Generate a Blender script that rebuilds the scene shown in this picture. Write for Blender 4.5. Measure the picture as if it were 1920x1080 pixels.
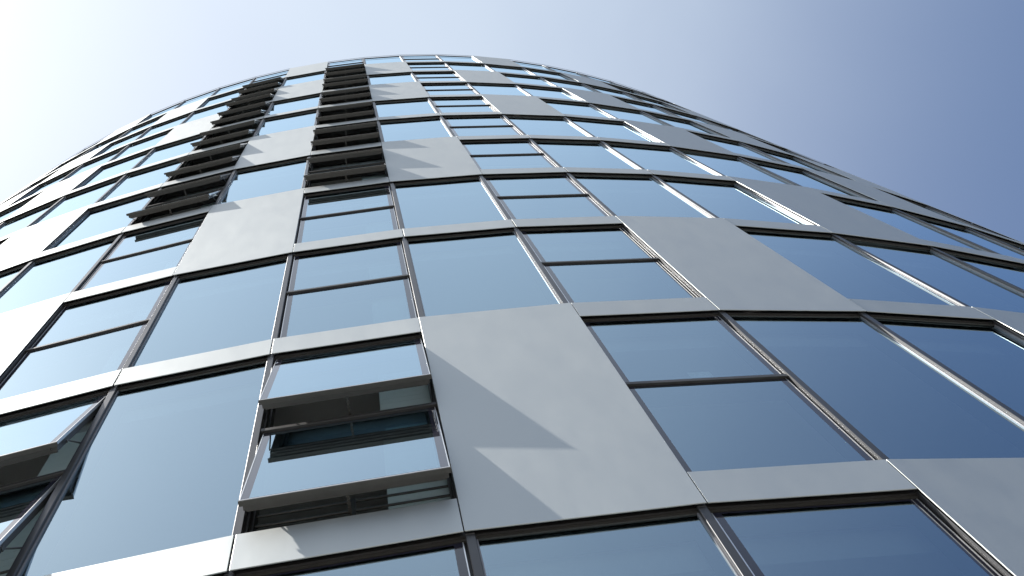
import bpy, bmesh, math, random
from mathutils import Matrix, Vector
random.seed(7)
R = math.radians

# ------------------------------------------------------------------ camera, sky, sun, exposure
scn = bpy.context.scene
for o in list(bpy.data.objects):
    bpy.data.objects.remove(o)
EYE = 1.62
PITCH, ROLL, FOCAL = 1.2725, 0.4874, 2.1785
cam_d = bpy.data.cameras.new('camera')
cam = bpy.data.objects.new('camera', cam_d)
scn.collection.objects.link(cam)
scn.camera = cam
cam_d.sensor_width = 36.0
cam_d.lens = 36.0 * FOCAL * 1000 / 1920
cam_d.clip_start = 0.05
cam_d.clip_end = 5000
_fw = Vector((0, math.cos(PITCH), math.sin(PITCH)))
_up = Vector((0, -math.sin(PITCH), math.cos(PITCH)))
_rt = Vector((1, 0, 0))
ea = math.cos(ROLL) * _rt - math.sin(ROLL) * _up
eb = math.sin(ROLL) * _rt + math.cos(ROLL) * _up
cam.matrix_world = Matrix(((ea.x, eb.x, -_fw.x, 0), (ea.y, eb.y, -_fw.y, 0),
                           (ea.z, eb.z, -_fw.z, EYE), (0, 0, 0, 1)))

SUN_ELEV, SUN_AZ = R(55.2), R(-125.0)          # azimuth clockwise from +Y
world = bpy.data.worlds.new('World')
scn.world = world
world.use_nodes = True
wn = world.node_tree.nodes
wl = world.node_tree.links
bg = wn['Background']
sky = wn.new('ShaderNodeTexSky')
sky.sky_type = 'NISHITA'
sky.sun_disc = False
sky.sun_elevation = SUN_ELEV
sky.sun_rotation = SUN_AZ
sky.altitude = 20
sky.air_density = 1.1
sky.dust_density = 3.2
sky.ozone_density = 4.0
# thin high haze lit from behind by the sun: pale on the sunward side of the sky, clearing away from it
tc = wn.new('ShaderNodeTexCoord')
dot = wn.new('ShaderNodeVectorMath'); dot.operation = 'DOT_PRODUCT'
dot.inputs[1].default_value = (math.cos(SUN_ELEV) * math.sin(SUN_AZ), math.cos(SUN_ELEV) * math.cos(SUN_AZ), math.sin(SUN_ELEV))
wl.new(tc.outputs['Generated'], dot.inputs[0])
acos = wn.new('ShaderNodeMath'); acos.operation = 'ARCCOSINE'
wl.new(dot.outputs['Value'], acos.inputs[0])
wmr = wn.new('ShaderNodeMapRange')
wmr.interpolation_type = 'SMOOTHSTEP'
wmr.inputs[1].default_value = R(70); wmr.inputs[2].default_value = R(38)
wmr.inputs[3].default_value = 0.02; wmr.inputs[4].default_value = 0.60
wl.new(acos.outputs[0], wmr.inputs[0])
wnz = wn.new('ShaderNodeTexNoise')
wnz.inputs['Scale'].default_value = 3.2
wnz.inputs['Detail'].default_value = 4.0
wnz.inputs['Roughness'].default_value = 0.5
wnz.inputs['Distortion'].default_value = 0.8
wl.new(tc.outputs['Generated'], wnz.inputs['Vector'])
wvar = wn.new('ShaderNodeMapRange')
wvar.inputs[3].default_value = 0.76; wvar.inputs[4].default_value = 1.24
wl.new(wnz.outputs[0], wvar.inputs[0])
wmul = wn.new('ShaderNodeMath'); wmul.operation = 'MULTIPLY'
wl.new(wmr.outputs[0], wmul.inputs[0]); wl.new(wvar.outputs[0], wmul.inputs[1])
wmx = wn.new('ShaderNodeMix')
wmx.data_type = 'RGBA'
wl.new(wmul.outputs[0], wmx.inputs[0])
wl.new(sky.outputs[0], wmx.inputs[6])
wmx.inputs[7].default_value = (5.1, 5.75, 6.3, 1)
wl.new(wmx.outputs[2], bg.inputs[0])
bg.inputs[1].default_value = 0.07

sun_d = bpy.data.lights.new('sun', 'SUN')
sun_d.energy = 5.0
sun_d.angle = R(0.53)
sun_d.color = (1.0, 0.965, 0.915)
sun = bpy.data.objects.new('sun', sun_d)
scn.collection.objects.link(sun)
to_sun = Vector((math.cos(SUN_ELEV) * math.sin(SUN_AZ), math.cos(SUN_ELEV) * math.cos(SUN_AZ), math.sin(SUN_ELEV)))
sun.rotation_euler = to_sun.to_track_quat('Z', 'Y').to_euler()
sun.location = to_sun * 100

vs = scn.view_settings
vs.view_transform = 'Standard'
vs.look = 'None'
vs.gamma = 1
vs.use_curve_mapping = False
vs.exposure = 1.29
scn.render.engine = 'CYCLES'
scn.cycles.max_bounces = 10
scn.cycles.transparent_max_bounces = 16

# ------------------------------------------------------------------ plan of the tower (a faceted drum)
H = 3.6                     # floor to floor
W = 1.2747                  # module
K = 0.0538                  # turn between facets
A0 = 0.4106                 # heading of facet 0
Z0 = 5.6059 + EYE           # height of floor line 0
P0 = (-0.8019, 2.8039)
BAND = 0.405                # spandrel height
LAP = 0.030                 # how far a full panel laps over its mullions
JG = 0.006                  # half joint
C_LO, C_HI = -12, 11        # detailed columns, first and last
N_LO, N_HI = -2, 9          # floors, first and last
TOP = Z0 + 10 * H

node = {0: Vector((P0[0], P0[1]))}
def ang(i): return A0 + K * i
for i in range(0, C_HI + 3):
    node[i + 1] = node[i] + W * Vector((math.cos(ang(i)), math.sin(ang(i))))
for i in range(-1, C_LO - 3, -1):
    node[i] = node[i + 1] - W * Vector((math.cos(ang(i)), math.sin(ang(i))))
RAD = W / 2 / math.sin(K / 2)
_m = (node[0] + node[1]) / 2
CEN = _m + Vector((-math.sin(ang(0)), math.cos(ang(0)))) * (RAD * math.cos(K / 2))

PANELS = {-12: [0, 3, 6, 9], -11: [1, 5, 8], -10: [2, 4, 7], -9: [0, 3, 6, 8], -8: [1, 2, 6], -7: [0, 3, 7, 9],
          -6: [2, 5], -5: [0, 3, 8], -4: [1, 6], -3: [], -2: [2, 4, 7, 9], -1: [], 0: [-2, 0, 3, 6, 8], 1: [],
          2: [-1, 1, 5, 7], 3: [9], 4: [0, 2, 4, 6], 5: [-1, 8], 6: [0, 3, 5], 7: [1, 4, 7], 8: [2, 6, 8],
          9: [0, 3, 5, 9], 10: [1, 4, 7], 11: [2, 6, 8]}
def is_panel(n, c): return n in PANELS.get(c, [])
VENT = (-3, -1, 1, -11, 9)
OPEN = {(-3, 0), (-1, 0)} | {(c, n) for c in (-3, -1) for n in range(3, 9)}

# ------------------------------------------------------------------ materials
def mat(name):
    m = bpy.data.materials.new(name)
    m.use_nodes = True
    m.node_tree.nodes.clear()
    nt = m.node_tree
    out = nt.nodes.new('ShaderNodeOutputMaterial')
    return m, nt, out

def N(nt, kind, **kw):
    n = nt.nodes.new(kind)
    for k, v in kw.items():
        setattr(n, k, v)
    return n

def principled(name, col, rough=0.5, metal=0.0, spec=0.5, var=0.0, scale=6.0, bump=0.0, bscale=40.0, stretch=(1, 1, 1), rvar=0.0, perobj=0.0):
    m, nt, out = mat(name)
    p = N(nt, 'ShaderNodeBsdfPrincipled')
    p.inputs['Base Color'].default_value = (*col, 1)
    p.inputs['Roughness'].default_value = rough
    p.inputs['Metallic'].default_value = metal
    p.inputs['Specular IOR Level'].default_value = spec
    nt.links.new(p.outputs[0], out.inputs[0])
    geo = N(nt, 'ShaderNodeNewGeometry')
    mp = N(nt, 'ShaderNodeMapping')
    mp.inputs['Scale'].default_value = stretch
    nt.links.new(geo.outputs['Position'], mp.inputs[0])
    if var or rvar:
        nz = N(nt, 'ShaderNodeTexNoise')
        nz.inputs['Scale'].default_value = scale
        nz.inputs['Detail'].default_value = 6
        nz.inputs['Roughness'].default_value = 0.62
        nt.links.new(mp.outputs[0], nz.inputs['Vector'])
        mr = N(nt, 'ShaderNodeMapRange')
        mr.inputs[1].default_value = 0.3; mr.inputs[2].default_value = 0.7
        mr.inputs[3].default_value = 1 - var; mr.inputs[4].default_value = 1 + var
        nt.links.new(nz.outputs[0], mr.inputs[0])
        val = mr.outputs[0]
        if perobj:
            oi = N(nt, 'ShaderNodeObjectInfo')
            m2 = N(nt, 'ShaderNodeMapRange')
            m2.inputs[3].default_value = 1 - perobj; m2.inputs[4].default_value = 1 + perobj
            nt.links.new(oi.outputs['Random'], m2.inputs[0])
            mu = N(nt, 'ShaderNodeMath', operation='MULTIPLY')
            nt.links.new(val, mu.inputs[0]); nt.links.new(m2.outputs[0], mu.inputs[1])
            val = mu.outputs[0]
        vm = N(nt, 'ShaderNodeVectorMath', operation='SCALE')
        vm.inputs[0].default_value = col
        nt.links.new(val, vm.inputs['Scale'])
        nt.links.new(vm.outputs[0], p.inputs['Base Color'])
        if rvar:
            mr3 = N(nt, 'ShaderNodeMapRange')
            mr3.inputs[1].default_value = 0.3; mr3.inputs[2].default_value = 0.7
            mr3.inputs[3].default_value = rough - rvar; mr3.inputs[4].default_value = rough + rvar
            nt.links.new(nz.outputs[0], mr3.inputs[0])
            nt.links.new(mr3.outputs[0], p.inputs['Roughness'])
    if bump:
        nb = N(nt, 'ShaderNodeTexNoise')
        nb.inputs['Scale'].default_value = bscale
        nb.inputs['Detail'].default_value = 4
        nt.links.new(mp.outputs[0], nb.inputs['Vector'])
        b = N(nt, 'ShaderNodeBump')
        b.inputs['Strength'].default_value = bump
        b.inputs['Distance'].default_value = 0.01
        nt.links.new(nb.outputs[0], b.inputs['Height'])
        nt.links.new(b.outputs[0], p.inputs['Normal'])
    return m

M_PANEL = principled('silver_panel', (0.468, 0.482, 0.466), rough=0.54, metal=0.92, var=0.024, scale=5.0, stretch=(1, 1, 0.3), bump=0.008, bscale=2.2, rvar=0.03, perobj=0.03)
M_MULL = principled('anodised_mullion', (0.039, 0.039, 0.041), rough=0.38, metal=0.3, var=0.10, scale=9, stretch=(1, 1, 0.15), rvar=0.06)
M_DARK = principled('dark_frame', (0.030, 0.028, 0.027), rough=0.5, var=0.15, scale=8)
M_BEAD = principled('brown_bead', (0.070, 0.067, 0.061), rough=0.4, metal=0.4, var=0.1, scale=10)
M_SASH = principled('sash_frame', (0.056, 0.054, 0.050), rough=0.42, metal=0.3, var=0.12, scale=12)
M_ALU = principled('bright_aluminium', (0.72, 0.72, 0.71), rough=0.28, metal=0.85, var=0.06, scale=14)
M_REVEAL = principled('reveal_metal', (0.20, 0.20, 0.21), rough=0.45, metal=0.4, var=0.08, scale=12)
M_SOFFIT = principled('ceiling', (0.42, 0.41, 0.39), rough=0.8, var=0.05, scale=2)
M_ROOM = principled('room_wall', (0.32, 0.31, 0.30), rough=0.85, var=0.05, scale=1.0)
M_VENT = principled('pale_board', (0.62, 0.68, 0.64), rough=0.6, var=0.03, scale=3)
M_PAPER = principled('paper', (0.8, 0.8, 0.78), rough=0.8, var=0.02, scale=20)
M_PAVE = principled('paving', (0.17, 0.168, 0.162), rough=0.85, var=0.18, scale=1.4, bump=0.2, bscale=30)
M_ROOF = principled('roof_gravel', (0.25, 0.24, 0.23), rough=0.9, var=0.15, scale=4)

def glass_mat():
    m, nt, out = mat('coated_glass')
    geo = N(nt, 'ShaderNodeNewGeometry')
    fr = N(nt, 'ShaderNodeFresnel'); fr.inputs['IOR'].default_value = 1.52
    # solar-control coating: a floor of mirror reflection plus the angle-dependent share
    rf = N(nt, 'ShaderNodeMath', operation='MULTIPLY_ADD')
    rf.inputs[1].default_value = 1.08; rf.inputs[2].default_value = 0.33
    nt.links.new(fr.outputs[0], rf.inputs[0])
    gl = N(nt, 'ShaderNodeBsdfGlossy'); gl.inputs['Roughness'].default_value = 0.0
    gl.inputs['Color'].default_value = (0.70, 0.885, 1.0, 1)
    tr = N(nt, 'ShaderNodeBsdfTransparent'); tr.inputs['Color'].default_value = (0.56, 0.66, 0.68, 1)
    mx = N(nt, 'ShaderNodeMixShader')
    nt.links.new(rf.outputs[0], mx.inputs[0]); nt.links.new(tr.outputs[0], mx.inputs[1]); nt.links.new(gl.outputs[0], mx.inputs[2])
    nz = N(nt, 'ShaderNodeTexNoise'); nz.inputs['Scale'].default_value = 0.9; nz.inputs['Detail'].default_value = 1
    nt.links.new(geo.outputs['Position'], nz.inputs['Vector'])
    b = N(nt, 'ShaderNodeBump'); b.inputs['Strength'].default_value = 0.06; b.inputs['Distance'].default_value = 0.01
    nt.links.new(nz.outputs[0], b.inputs['Height'])
    nt.links.new(b.outputs[0], gl.inputs['Normal'])
    nt.links.new(mx.outputs[0], out.inputs[0])
    m3, nt, out = mat('fritted_glass')              # black print behind: a single reflecting surface
    p = N(nt, 'ShaderNodeBsdfPrincipled')
    p.inputs['Base Color'].default_value = (0.020, 0.020, 0.030, 1)
    p.inputs['Roughness'].default_value = 0.0
    p.inputs['IOR'].default_value = 1.62
    nt.links.new(p.outputs[0], out.inputs[0])
    m2, nt, out = mat('glass_inner_face')
    tr = N(nt, 'ShaderNodeBsdfTransparent'); tr.inputs['Color'].default_value = (0.97, 0.98, 0.98, 1)
    nt.links.new(tr.outputs[0], out.inputs[0])
    return m, m2, m3
M_GLASS, M_GLASS_IN, M_FRIT = glass_mat()

# ------------------------------------------------------------------ mesh helpers; local frame: x along facet, y inward, z up
def box(bm, x0, x1, y0, y1, z0, z1, bev=0.0, mi=0):
    v = [bm.verts.new((x, y, z)) for x in (x0, x1) for y in (y0, y1) for z in (z0, z1)]
    fs = [(0, 1, 3, 2), (4, 6, 7, 5), (0, 4, 5, 1), (2, 3, 7, 6), (0, 2, 6, 4), (1, 5, 7, 3)]
    faces = [bm.faces.new([v[i] for i in f]) for f in fs]
    for f in faces: f.material_index = mi
    if bev:
        es = list({e for f in faces for e in f.edges})
        bmesh.ops.bevel(bm, geom=es, offset=bev, segments=1, affect='EDGES')
    return faces

def tube(bm, p, q, r, seg=8):
    p, q = Vector(p), Vector(q)
    d = (q - p).normalized()
    a = d.orthogonal().normalized(); b = d.cross(a)
    rings = []
    for c in (p, q):
        rings.append([bm.verts.new(c + r * (math.cos(2 * math.pi * i / seg) * a + math.sin(2 * math.pi * i / seg) * b)) for i in range(seg)])
    for i in range(seg):
        j = (i + 1) % seg
        bm.faces.new((rings[0][i], rings[0][j], rings[1][j], rings[1][i]))
    bm.faces.new(rings[0][::-1]); bm.faces.new(rings[1])

def mesh(name, build, *mats):
    bm = bmesh.new()
    build(bm)
    bmesh.ops.recalc_face_normals(bm, faces=bm.faces)
    me = bpy.data.meshes.new(name)
    bm.to_mesh(me); bm.free()
    for m in mats: me.materials.append(m)
    return me

def obj(name, me, parent=None, loc=(0, 0, 0), rot=(0, 0, 0)):
    o = bpy.data.objects.new(name, me)
    scn.collection.objects.link(o)
    o.location = loc; o.rotation_euler = rot
    if parent: o.parent = parent
    return o

# ------------------------------------------------------------------ ground
def _ground(bm):
    v = [bm.verts.new(p) for p in ((-2500, -2500, 0), (2500, -2500, 0), (2500, 2500, 0), (-2500, 2500, 0))]
    bm.faces.new(v)
g = obj('pavement', mesh('pavement', _ground, M_PAVE))
g['kind'] = 'structure'; g['label'] = 'wide pale stone pavement around the foot of the tower'; 

# ------------------------------------------------------------------ the tower
tower = bpy.data.objects.new('office_tower', None)
scn.collection.objects.link(tower)
tower.location = (CEN.x, CEN.y, 0)
tower['label'] = 'round glass office tower with silver panels and columns of tilted open windows'
tower['category'] = 'building'
def tloc(x, y, z): return (x - CEN.x, y - CEN.y, z)

# --- panels and spandrels
def cassette(x0, x1, z0, z1):
    def f(bm):
        box(bm, x0, x1, 0.0, 0.008, z0, z1, bev=0.002)
        if z1 > 0.1: box(bm, x0 + 0.004, x1 - 0.004, 0.0085, 0.040, z1 - 0.010, z1 - 0.004)   # folded top edge
    return f
ME_PANEL = mesh('panel', cassette(-LAP + JG * 0.5, W + LAP - JG * 0.5, 0, H + BAND), M_PANEL)
ME_PANEL_TOP = mesh('panel_top', cassette(-LAP + JG * 0.5, W + LAP - JG * 0.5, 0, H + 0.07), M_PANEL)
ME_SPAN = {}
for l in (0, 1):
    for r in (0, 1):
        ME_SPAN[l, r] = mesh('spandrel', cassette(LAP + JG * 0.5 if l else JG, W - LAP - JG * 0.5 if r else W - JG, 0, BAND), M_PANEL)
ME_COPE = {}
for l in (0, 1):
    for r in (0, 1):
        ME_COPE[l, r] = mesh('coping', cassette(LAP + JG if l else 0.002, W - LAP - JG if r else W - 0.002, 0.0, 0.055), M_MULL)

def facet_pose(c, z):
    return tloc(node[c].x, node[c].y, z), (0, 0, ang(c))

def laps(n, c):      # does any panel reach this floor line in column c
    return is_panel(n, c) or is_panel(n - 1, c)

for c in range(C_LO, C_HI + 1):
    for n in range(N_LO, N_HI + 1):
        z = Z0 + n * H
        loc, rot = facet_pose(c, z)
        if is_panel(n, c):
            obj('panel', ME_PANEL_TOP if n == N_HI else ME_PANEL, tower, loc, rot)
        elif not is_panel(n - 1, c):
            obj('spandrel', ME_SPAN[int(laps(n, c - 1)), int(laps(n, c + 1))], tower, loc, rot)
    if not is_panel(N_HI, c):
        loc, rot = facet_pose(c, TOP)
        obj('coping', ME_COPE[int(is_panel(N_HI, c - 1)), int(is_panel(N_HI, c + 1))], tower, loc, rot)

# --- mullions
MW = 0.026
ME_MULL = mesh('mullion', lambda bm: (box(bm, -MW, MW, 0.014, 0.20, 0.0, H - 0.004, bev=0.003),), M_MULL)
ME_MULL_B = mesh('mullion', lambda bm: (box(bm, -MW, MW, 0.022, 0.20, 0.0, H - 0.004, bev=0.003),), M_MULL)
for c in range(C_LO, C_HI + 2):
    for n in range(N_LO, N_HI + 1):
        am = (ang(c - 1) + ang(c)) / 2
        # the profile is clipped back where cladding covers it
        o = obj('mullion', ME_MULL_B, tower, tloc(node[c].x, node[c].y, Z0 + n * H), (0, 0, am))

# --- window frames
G0 = 0.056                    # glass plane
def frame_common(bm):
    a, b = MW, W - MW
    box(bm, a - 0.02, b + 0.02, 0.050, 0.066, H - 0.016, H + 0.02, mi=1)        # head drip bead
    box(bm, a - 0.02, b + 0.02, 0.066, 0.22, H - 0.004, H + 0.06)               # head body
    box(bm, a - 0.02, b + 0.02, 0.036, 0.050, H + 0.012, H + 0.06)              # upper closer
    box(bm, a - 0.02, b + 0.02, 0.036, 0.22, BAND - 0.06, BAND - 0.006)         # sill
def fixed_frame(bm):
    frame_common(bm)
    a, b = MW, W - MW
    box(bm, a, b, 0.046, 0.0545, H - 0.026, H - 0.017, mi=1)                     # glazing bead at head
    for x0, x1 in ((a - 0.004, a + 0.012), (b - 0.012, b + 0.004)):
        box(bm, x0, x1, 0.044, 0.20, BAND, H - 0.0265, mi=2)
    box(bm, a + 0.012, b - 0.012, G0 + 0.012, 0.20, H - 0.05, H - 0.028)
    for x0, x1 in ((a + 0.012, a + 0.03), (b - 0.03, b - 0.012)):
        box(bm, x0, x1, G0 + 0.012, 0.20, BAND, H - 0.05)
ME_FIX = mesh('window_frame', fixed_frame, M_DARK, M_BEAD, M_REVEAL)
def pane(x0, x1, y, z0, z1, t=0.008, frit=0.0, frit_z=0.0):
    def f(bm):
        if frit:                                    # printed border: front face in nine fields
            xs = (x0, x0 + frit, x1 - frit, x1); zs = (z0, z0 + frit_z, z1 - frit_z, z1)
            vv = [[bm.verts.new((x, y, z)) for z in zs] for x in xs]
            for i in range(3):
                for j in range(3):
                    q = bm.faces.new((vv[i][j], vv[i + 1][j], vv[i + 1][j + 1], vv[i][j + 1]))
                    q.material_index = 0 if (i, j) == (1, 1) else 2
            fs = box(bm, x0, x1, y, y + t, z0, z1, mi=1)
            bm.faces.remove(next(q for q in fs if all(abs(v.co.y - y) < 1e-6 for v in q.verts)))
            bmesh.ops.remove_doubles(bm, verts=bm.verts, dist=1e-5)
            return
        fs = box(bm, x0, x1, y, y + t, z0, z1, mi=1)
        for q in fs:
            if all(abs(v.co.y - y) < 1e-6 for v in q.verts): q.material_index = 0
    return f
ME_PANE = mesh('pane', pane(MW + 0.008, W - MW - 0.008, G0, BAND - 0.02, H - 0.018), M_GLASS, M_GLASS_IN)

TZ = 2.005
def vent_frame(bm):
    frame_common(bm)
    a, b = MW, W - MW
    box(bm, a, b, 0.030, 0.22, TZ - 0.022, TZ + 0.022, bev=0.002)               # transom
    for x0, x1 in ((a - 0.004, a + 0.014), (b - 0.014, b + 0.004)):
        box(bm, x0, x1, 0.075, 0.22, BAND, H - 0.004, mi=0)
    for x0, x1 in ((a + 0.014, a + 0.03), (b - 0.03, b - 0.014)):
        box(bm, x0, x1, 0.125, 0.20, BAND, H - 0.004, mi=2)
    for z in (BAND, TZ + 0.022):
        box(bm, a, b, 0.13, 0.20, z, z + 0.03, mi=2)
    box(bm, a, b, 0.13, 0.20, TZ - 0.052, TZ - 0.022, mi=2)
    box(bm, a, b, 0.13, 0.20, H - 0.05, H - 0.006, mi=2)
ME_VENT = mesh('window_frame', vent_frame, M_DARK, M_BEAD, M_SASH)

# sash: origin on its hinge line, hanging down, glass on the outside
SX0, SX1 = 0.050, W - 0.050
LS = 1.505
SB = 0.056
def sash(bm):
    box(bm, SX0 + 0.006, SX0 + SB, 0.010, 0.066, -LS + 0.01, -0.01)
    box(bm, SX1 - SB, SX1 - 0.006, 0.010, 0.066, -LS + 0.01, -0.01)
    box(bm, SX0 + SB, SX1 - SB, 0.010, 0.066, -SB, -0.01)
    box(bm, SX0 + SB, SX1 - SB, 0.010, 0.066, -LS + 0.01, -LS + SB)
    box(bm, SX0 + 0.02, SX1 - 0.02, 0.066, 0.080, -LS + 0.03, -LS + 0.05)       # inner rebate lip
ME_SASH = mesh('sash', sash, M_SASH)
ME_SPANE = mesh('pane', pane(SX0, SX1, 0.0, -LS, 0.0, frit=0.047, frit_z=0.018), M_GLASS, M_GLASS_IN, M_FRIT)
def trim(bm):
    box(bm, SX0 - 0.007, SX0 - 0.0005, -0.002, 0.020, -LS, 0.0)
    box(bm, SX1 + 0.0005, SX1 + 0.007, -0.002, 0.020, -LS, 0.0)
    box(bm, SX0 - 0.007, SX1 + 0.007, -0.003, 0.013, -LS - 0.009, -LS - 0.0005)
ME_TRIM = mesh('trim', trim, M_ALU)
def drip(bm):
    box(bm, SX0 - 0.012, SX1 + 0.012, -0.002, 0.030, -LS - 0.020, -LS - 0.0095)
    box(bm, SX0 + 0.05, SX1 - 0.05, 0.034, 0.050, -LS - 0.004, -LS + 0.009)
ME_DRIP = mesh('drip_rail', drip, M_SASH)
XM = W * 0.5
def opener(bm):
    # chain drive in the frame, chain reaching out to the sash
    box(bm, XM - 0.018, XM + 0.018, 0.115, 0.15, 0.0, 0.05, bev=0.004)
    for i in range(9):
        t = i / 9.0
        box(bm, XM - 0.010 + 0.003 * (i % 2), XM + 0.010 - 0.003 * (i % 2), -0.085 + 0.2 * t, -0.085 + 0.2 * (t + 0.1), 0.040 - 0.012 * t, 0.058 - 0.012 * t)
ME_OPEN = mesh('chain_opener', opener, M_BEAD)
def stay(x):
    # friction stay: a slotted track on the frame and an arm out to the tilted sash
    def f(bm):
        box(bm, x, x + 0.006, 0.072, 0.088, -1.02, -0.30)
        tube(bm, (x + 0.003, 0.080, -0.98), (x + 0.003, -0.085, -1.30), 0.006, 6)
        box(bm, x - 0.001, x + 0.007, -0.100, -0.078, -1.325, -1.285)
    return f
ME_STAY = [mesh('stay_arm', stay(x), M_BEAD) for x in (SX0 - 0.016, SX1 + 0.010)]
def rails(bm):
    for z in (0.80, 0.93):
        tube(bm, (MW, 0.165, z), (W - MW, 0.165, z), 0.009)
    box(bm, XM - 0.014, XM + 0.014, 0.157, 0.173, BAND + 0.02, 0.96)
ME_RAIL = mesh('guard_rail', rails, M_BEAD)
def board(bm):
    z = BAND + 0.1
    while z < H - 0.3:
        box(bm, 0.84, W - 0.055, 0.23, 0.245, z, z + 0.0915)
        z += 0.094
ME_BOARD = mesh('louvre_board', board, M_VENT)

for c in range(C_LO, C_HI + 1):
    for n in range(N_LO, N_HI + 1):
        if is_panel(n, c): continue
        loc, rot = facet_pose(c, Z0 + n * H)
        if c in VENT:
            wdw = obj('vent_window', ME_VENT, tower, loc, rot)
            for upper in (1, 0):
                hz = H - 0.030 if upper else TZ - 0.026
                tilt = 0.0
                if (c, n) in OPEN:
                    tilt = R(8.0 + random.uniform(-0.6, 0.6))
                    if n == 0: tilt = R(8.0)
                yy = 0.050
                for nm, me in (('sash', ME_SASH), ('pane', ME_SPANE), ('trim', ME_TRIM), ('drip_rail', ME_DRIP)):
                    obj(nm, me, wdw, (0, yy, hz), (tilt * -1.0, 0, 0))
                if tilt:
                    obj('chain_opener', ME_OPEN, wdw, (0, 0, hz - LS - 0.01))
                    for me in ME_STAY: obj('stay_arm', me, wdw, (0, 0, hz))
            if (c, n) in OPEN:
                obj('guard_rail', ME_RAIL, wdw)
            if c == -1 or (c == -3 and n >= 0):
                obj('louvre_board', ME_BOARD, wdw)
        else:
            wdw = obj('fixed_window', ME_FIX, tower, loc, rot)
            obj('pane', ME_PANE, wdw, (0, 0, 0), (random.uniform(-0.0012, 0.0012), 0, random.uniform(-0.0012, 0.0012)))

# --- behind the facade: backing walls, slabs, core, the far side of the drum
def ring_pts(r, k0, k1):
    return [(CEN.x + r * math.cos(t), CEN.y + r * math.sin(t)) for t in [k0 + (k1 - k0) * i / 1 for i in (0, 1)]]
TH0 = math.atan2(node[0].y - CEN.y, node[0].x - CEN.x)
NF = 117
def node_at(i, r):
    t = TH0 + K * i
    return (CEN.x + r * math.cos(t) - CEN.x, CEN.y + r * math.sin(t) - CEN.y)
LAST = C_LO + NF          # closes the ring with a slightly narrower last facet
def ring(bm, r0, r1, z0, z1, i0, i1, caps=True):
    cols = []
    for i in range(i0, i1 + 1):
        k = i
        t = TH0 + K * k
        if k >= LAST: t = TH0 + K * C_LO + 2 * math.pi
        cs, sn = math.cos(t), math.sin(t)
        cols.append([bm.verts.new((r * cs, r * sn, z)) for r in (r0, r1) for z in (z0, z1)])
    for a, b in zip(cols, cols[1:]):
        for i, j in ((0, 1), (1, 3), (3, 2), (2, 0)):
            bm.faces.new((a[i], a[j], b[j], b[i]))
    if i1 - i0 < NF:
        for c_ in (cols[0], cols[-1]):
            bm.faces.new((c_[0], c_[1], c_[3], c_[2]))

for n in range(N_LO, N_HI + 2):
    zf = Z0 + n * H
    lo, hi = (zf - 0.30, zf + BAND - 0.08) if n <= N_HI else (zf - 0.30, zf - 0.02)
    if n == N_LO: lo = zf - 0.02
    obj('floor_slab', mesh('floor_slab', lambda bm: ring(bm, RAD - 5.0, RAD - 0.235, lo, hi, C_LO, LAST), M_SOFFIT), tower)
obj('core_wall', mesh('core_wall', lambda bm: ring(bm, RAD - 5.4, RAD - 5.002, 0.01, TOP, C_LO, LAST), M_ROOM), tower)
obj('roof', mesh('roof', lambda bm: ring(bm, 0.3, RAD - 0.24, TOP - 0.018, TOP + 0.02, C_LO, LAST), M_ROOF), tower)

# backing behind full panels and spandrels so that nothing is hollow
ME_BACK = mesh('insulation', lambda bm: box(bm, MW + 0.001, W - MW - 0.001, 0.045, 0.20, 0.07, H + 0.0), M_DARK)
for c in range(C_LO, C_HI + 1):
    for n in range(N_LO, N_HI + 1):
        if is_panel(n, c):
            loc, rot = facet_pose(c, Z0 + n * H)
            obj('backing', ME_BACK, tower, loc, rot)
# far side of the drum, never seen from the foot of this face
rear = bmesh.new()
for n in range(N_LO, N_HI + 1):
    zf = Z0 + n * H
    ring(rear, RAD - 0.05, RAD, zf, zf + BAND, C_HI + 1, LAST)
    ring(rear, RAD - 0.10, RAD - 0.08, zf + BAND, zf + H, C_HI + 1, LAST)
for f in rear.faces:
    zc = (f.calc_center_median().z - Z0) % H
    f.material_index = 0 if zc < BAND + 0.001 else 1
bmesh.ops.recalc_face_normals(rear, faces=rear.faces)
me = bpy.data.meshes.new('rear_facade'); rear.to_mesh(me); rear.free()
me.materials.append(M_PANEL); me.materials.append(M_DARK)
ro = obj('rear_facade', me, tower); ro['kind'] = 'stuff'

# --- two sheets of paper left standing on the sash frames, behind the glass
def sheet(bm):
    vs_ = []
    for i in range(5):
        t = i / 4
        vs_.append([bm.verts.new((0.0, 0.004 * math.sin(t * 2.2), 0.145 * t)), bm.verts.new((0.17, 0.002 * math.sin(t * 2.6), 0.145 * t))])
    top = []
    for a, b in zip(vs_, vs_[1:]):
        top.append(bm.faces.new((a[0], a[1], b[1], b[0])))
    bmesh.ops.solidify(bm, geom=top, thickness=0.0015)
ME_SHEET = mesh('sheet', sheet, M_PAPER)
for n_, u in ((0, 0.575), (1, 0.560)):
    a_ = ang(1)
    px = node[1].x + u * math.cos(a_) - 0.068 * math.sin(a_)
    py = node[1].y + u * math.sin(a_) + 0.068 * math.cos(a_)
    o = obj('paper_sheet', ME_SHEET, None, (px, py, Z0 + n_ * H + H - 0.030 - LS + SB + 0.001), (0, 0, a_))
    o['label'] = 'small white paper sheet standing on the sash frame behind the glass, ' + ('lower of two', 'upper of two')[n_]
    o['category'] = 'paper'
    o['group'] = 'paper sheets behind the windows'
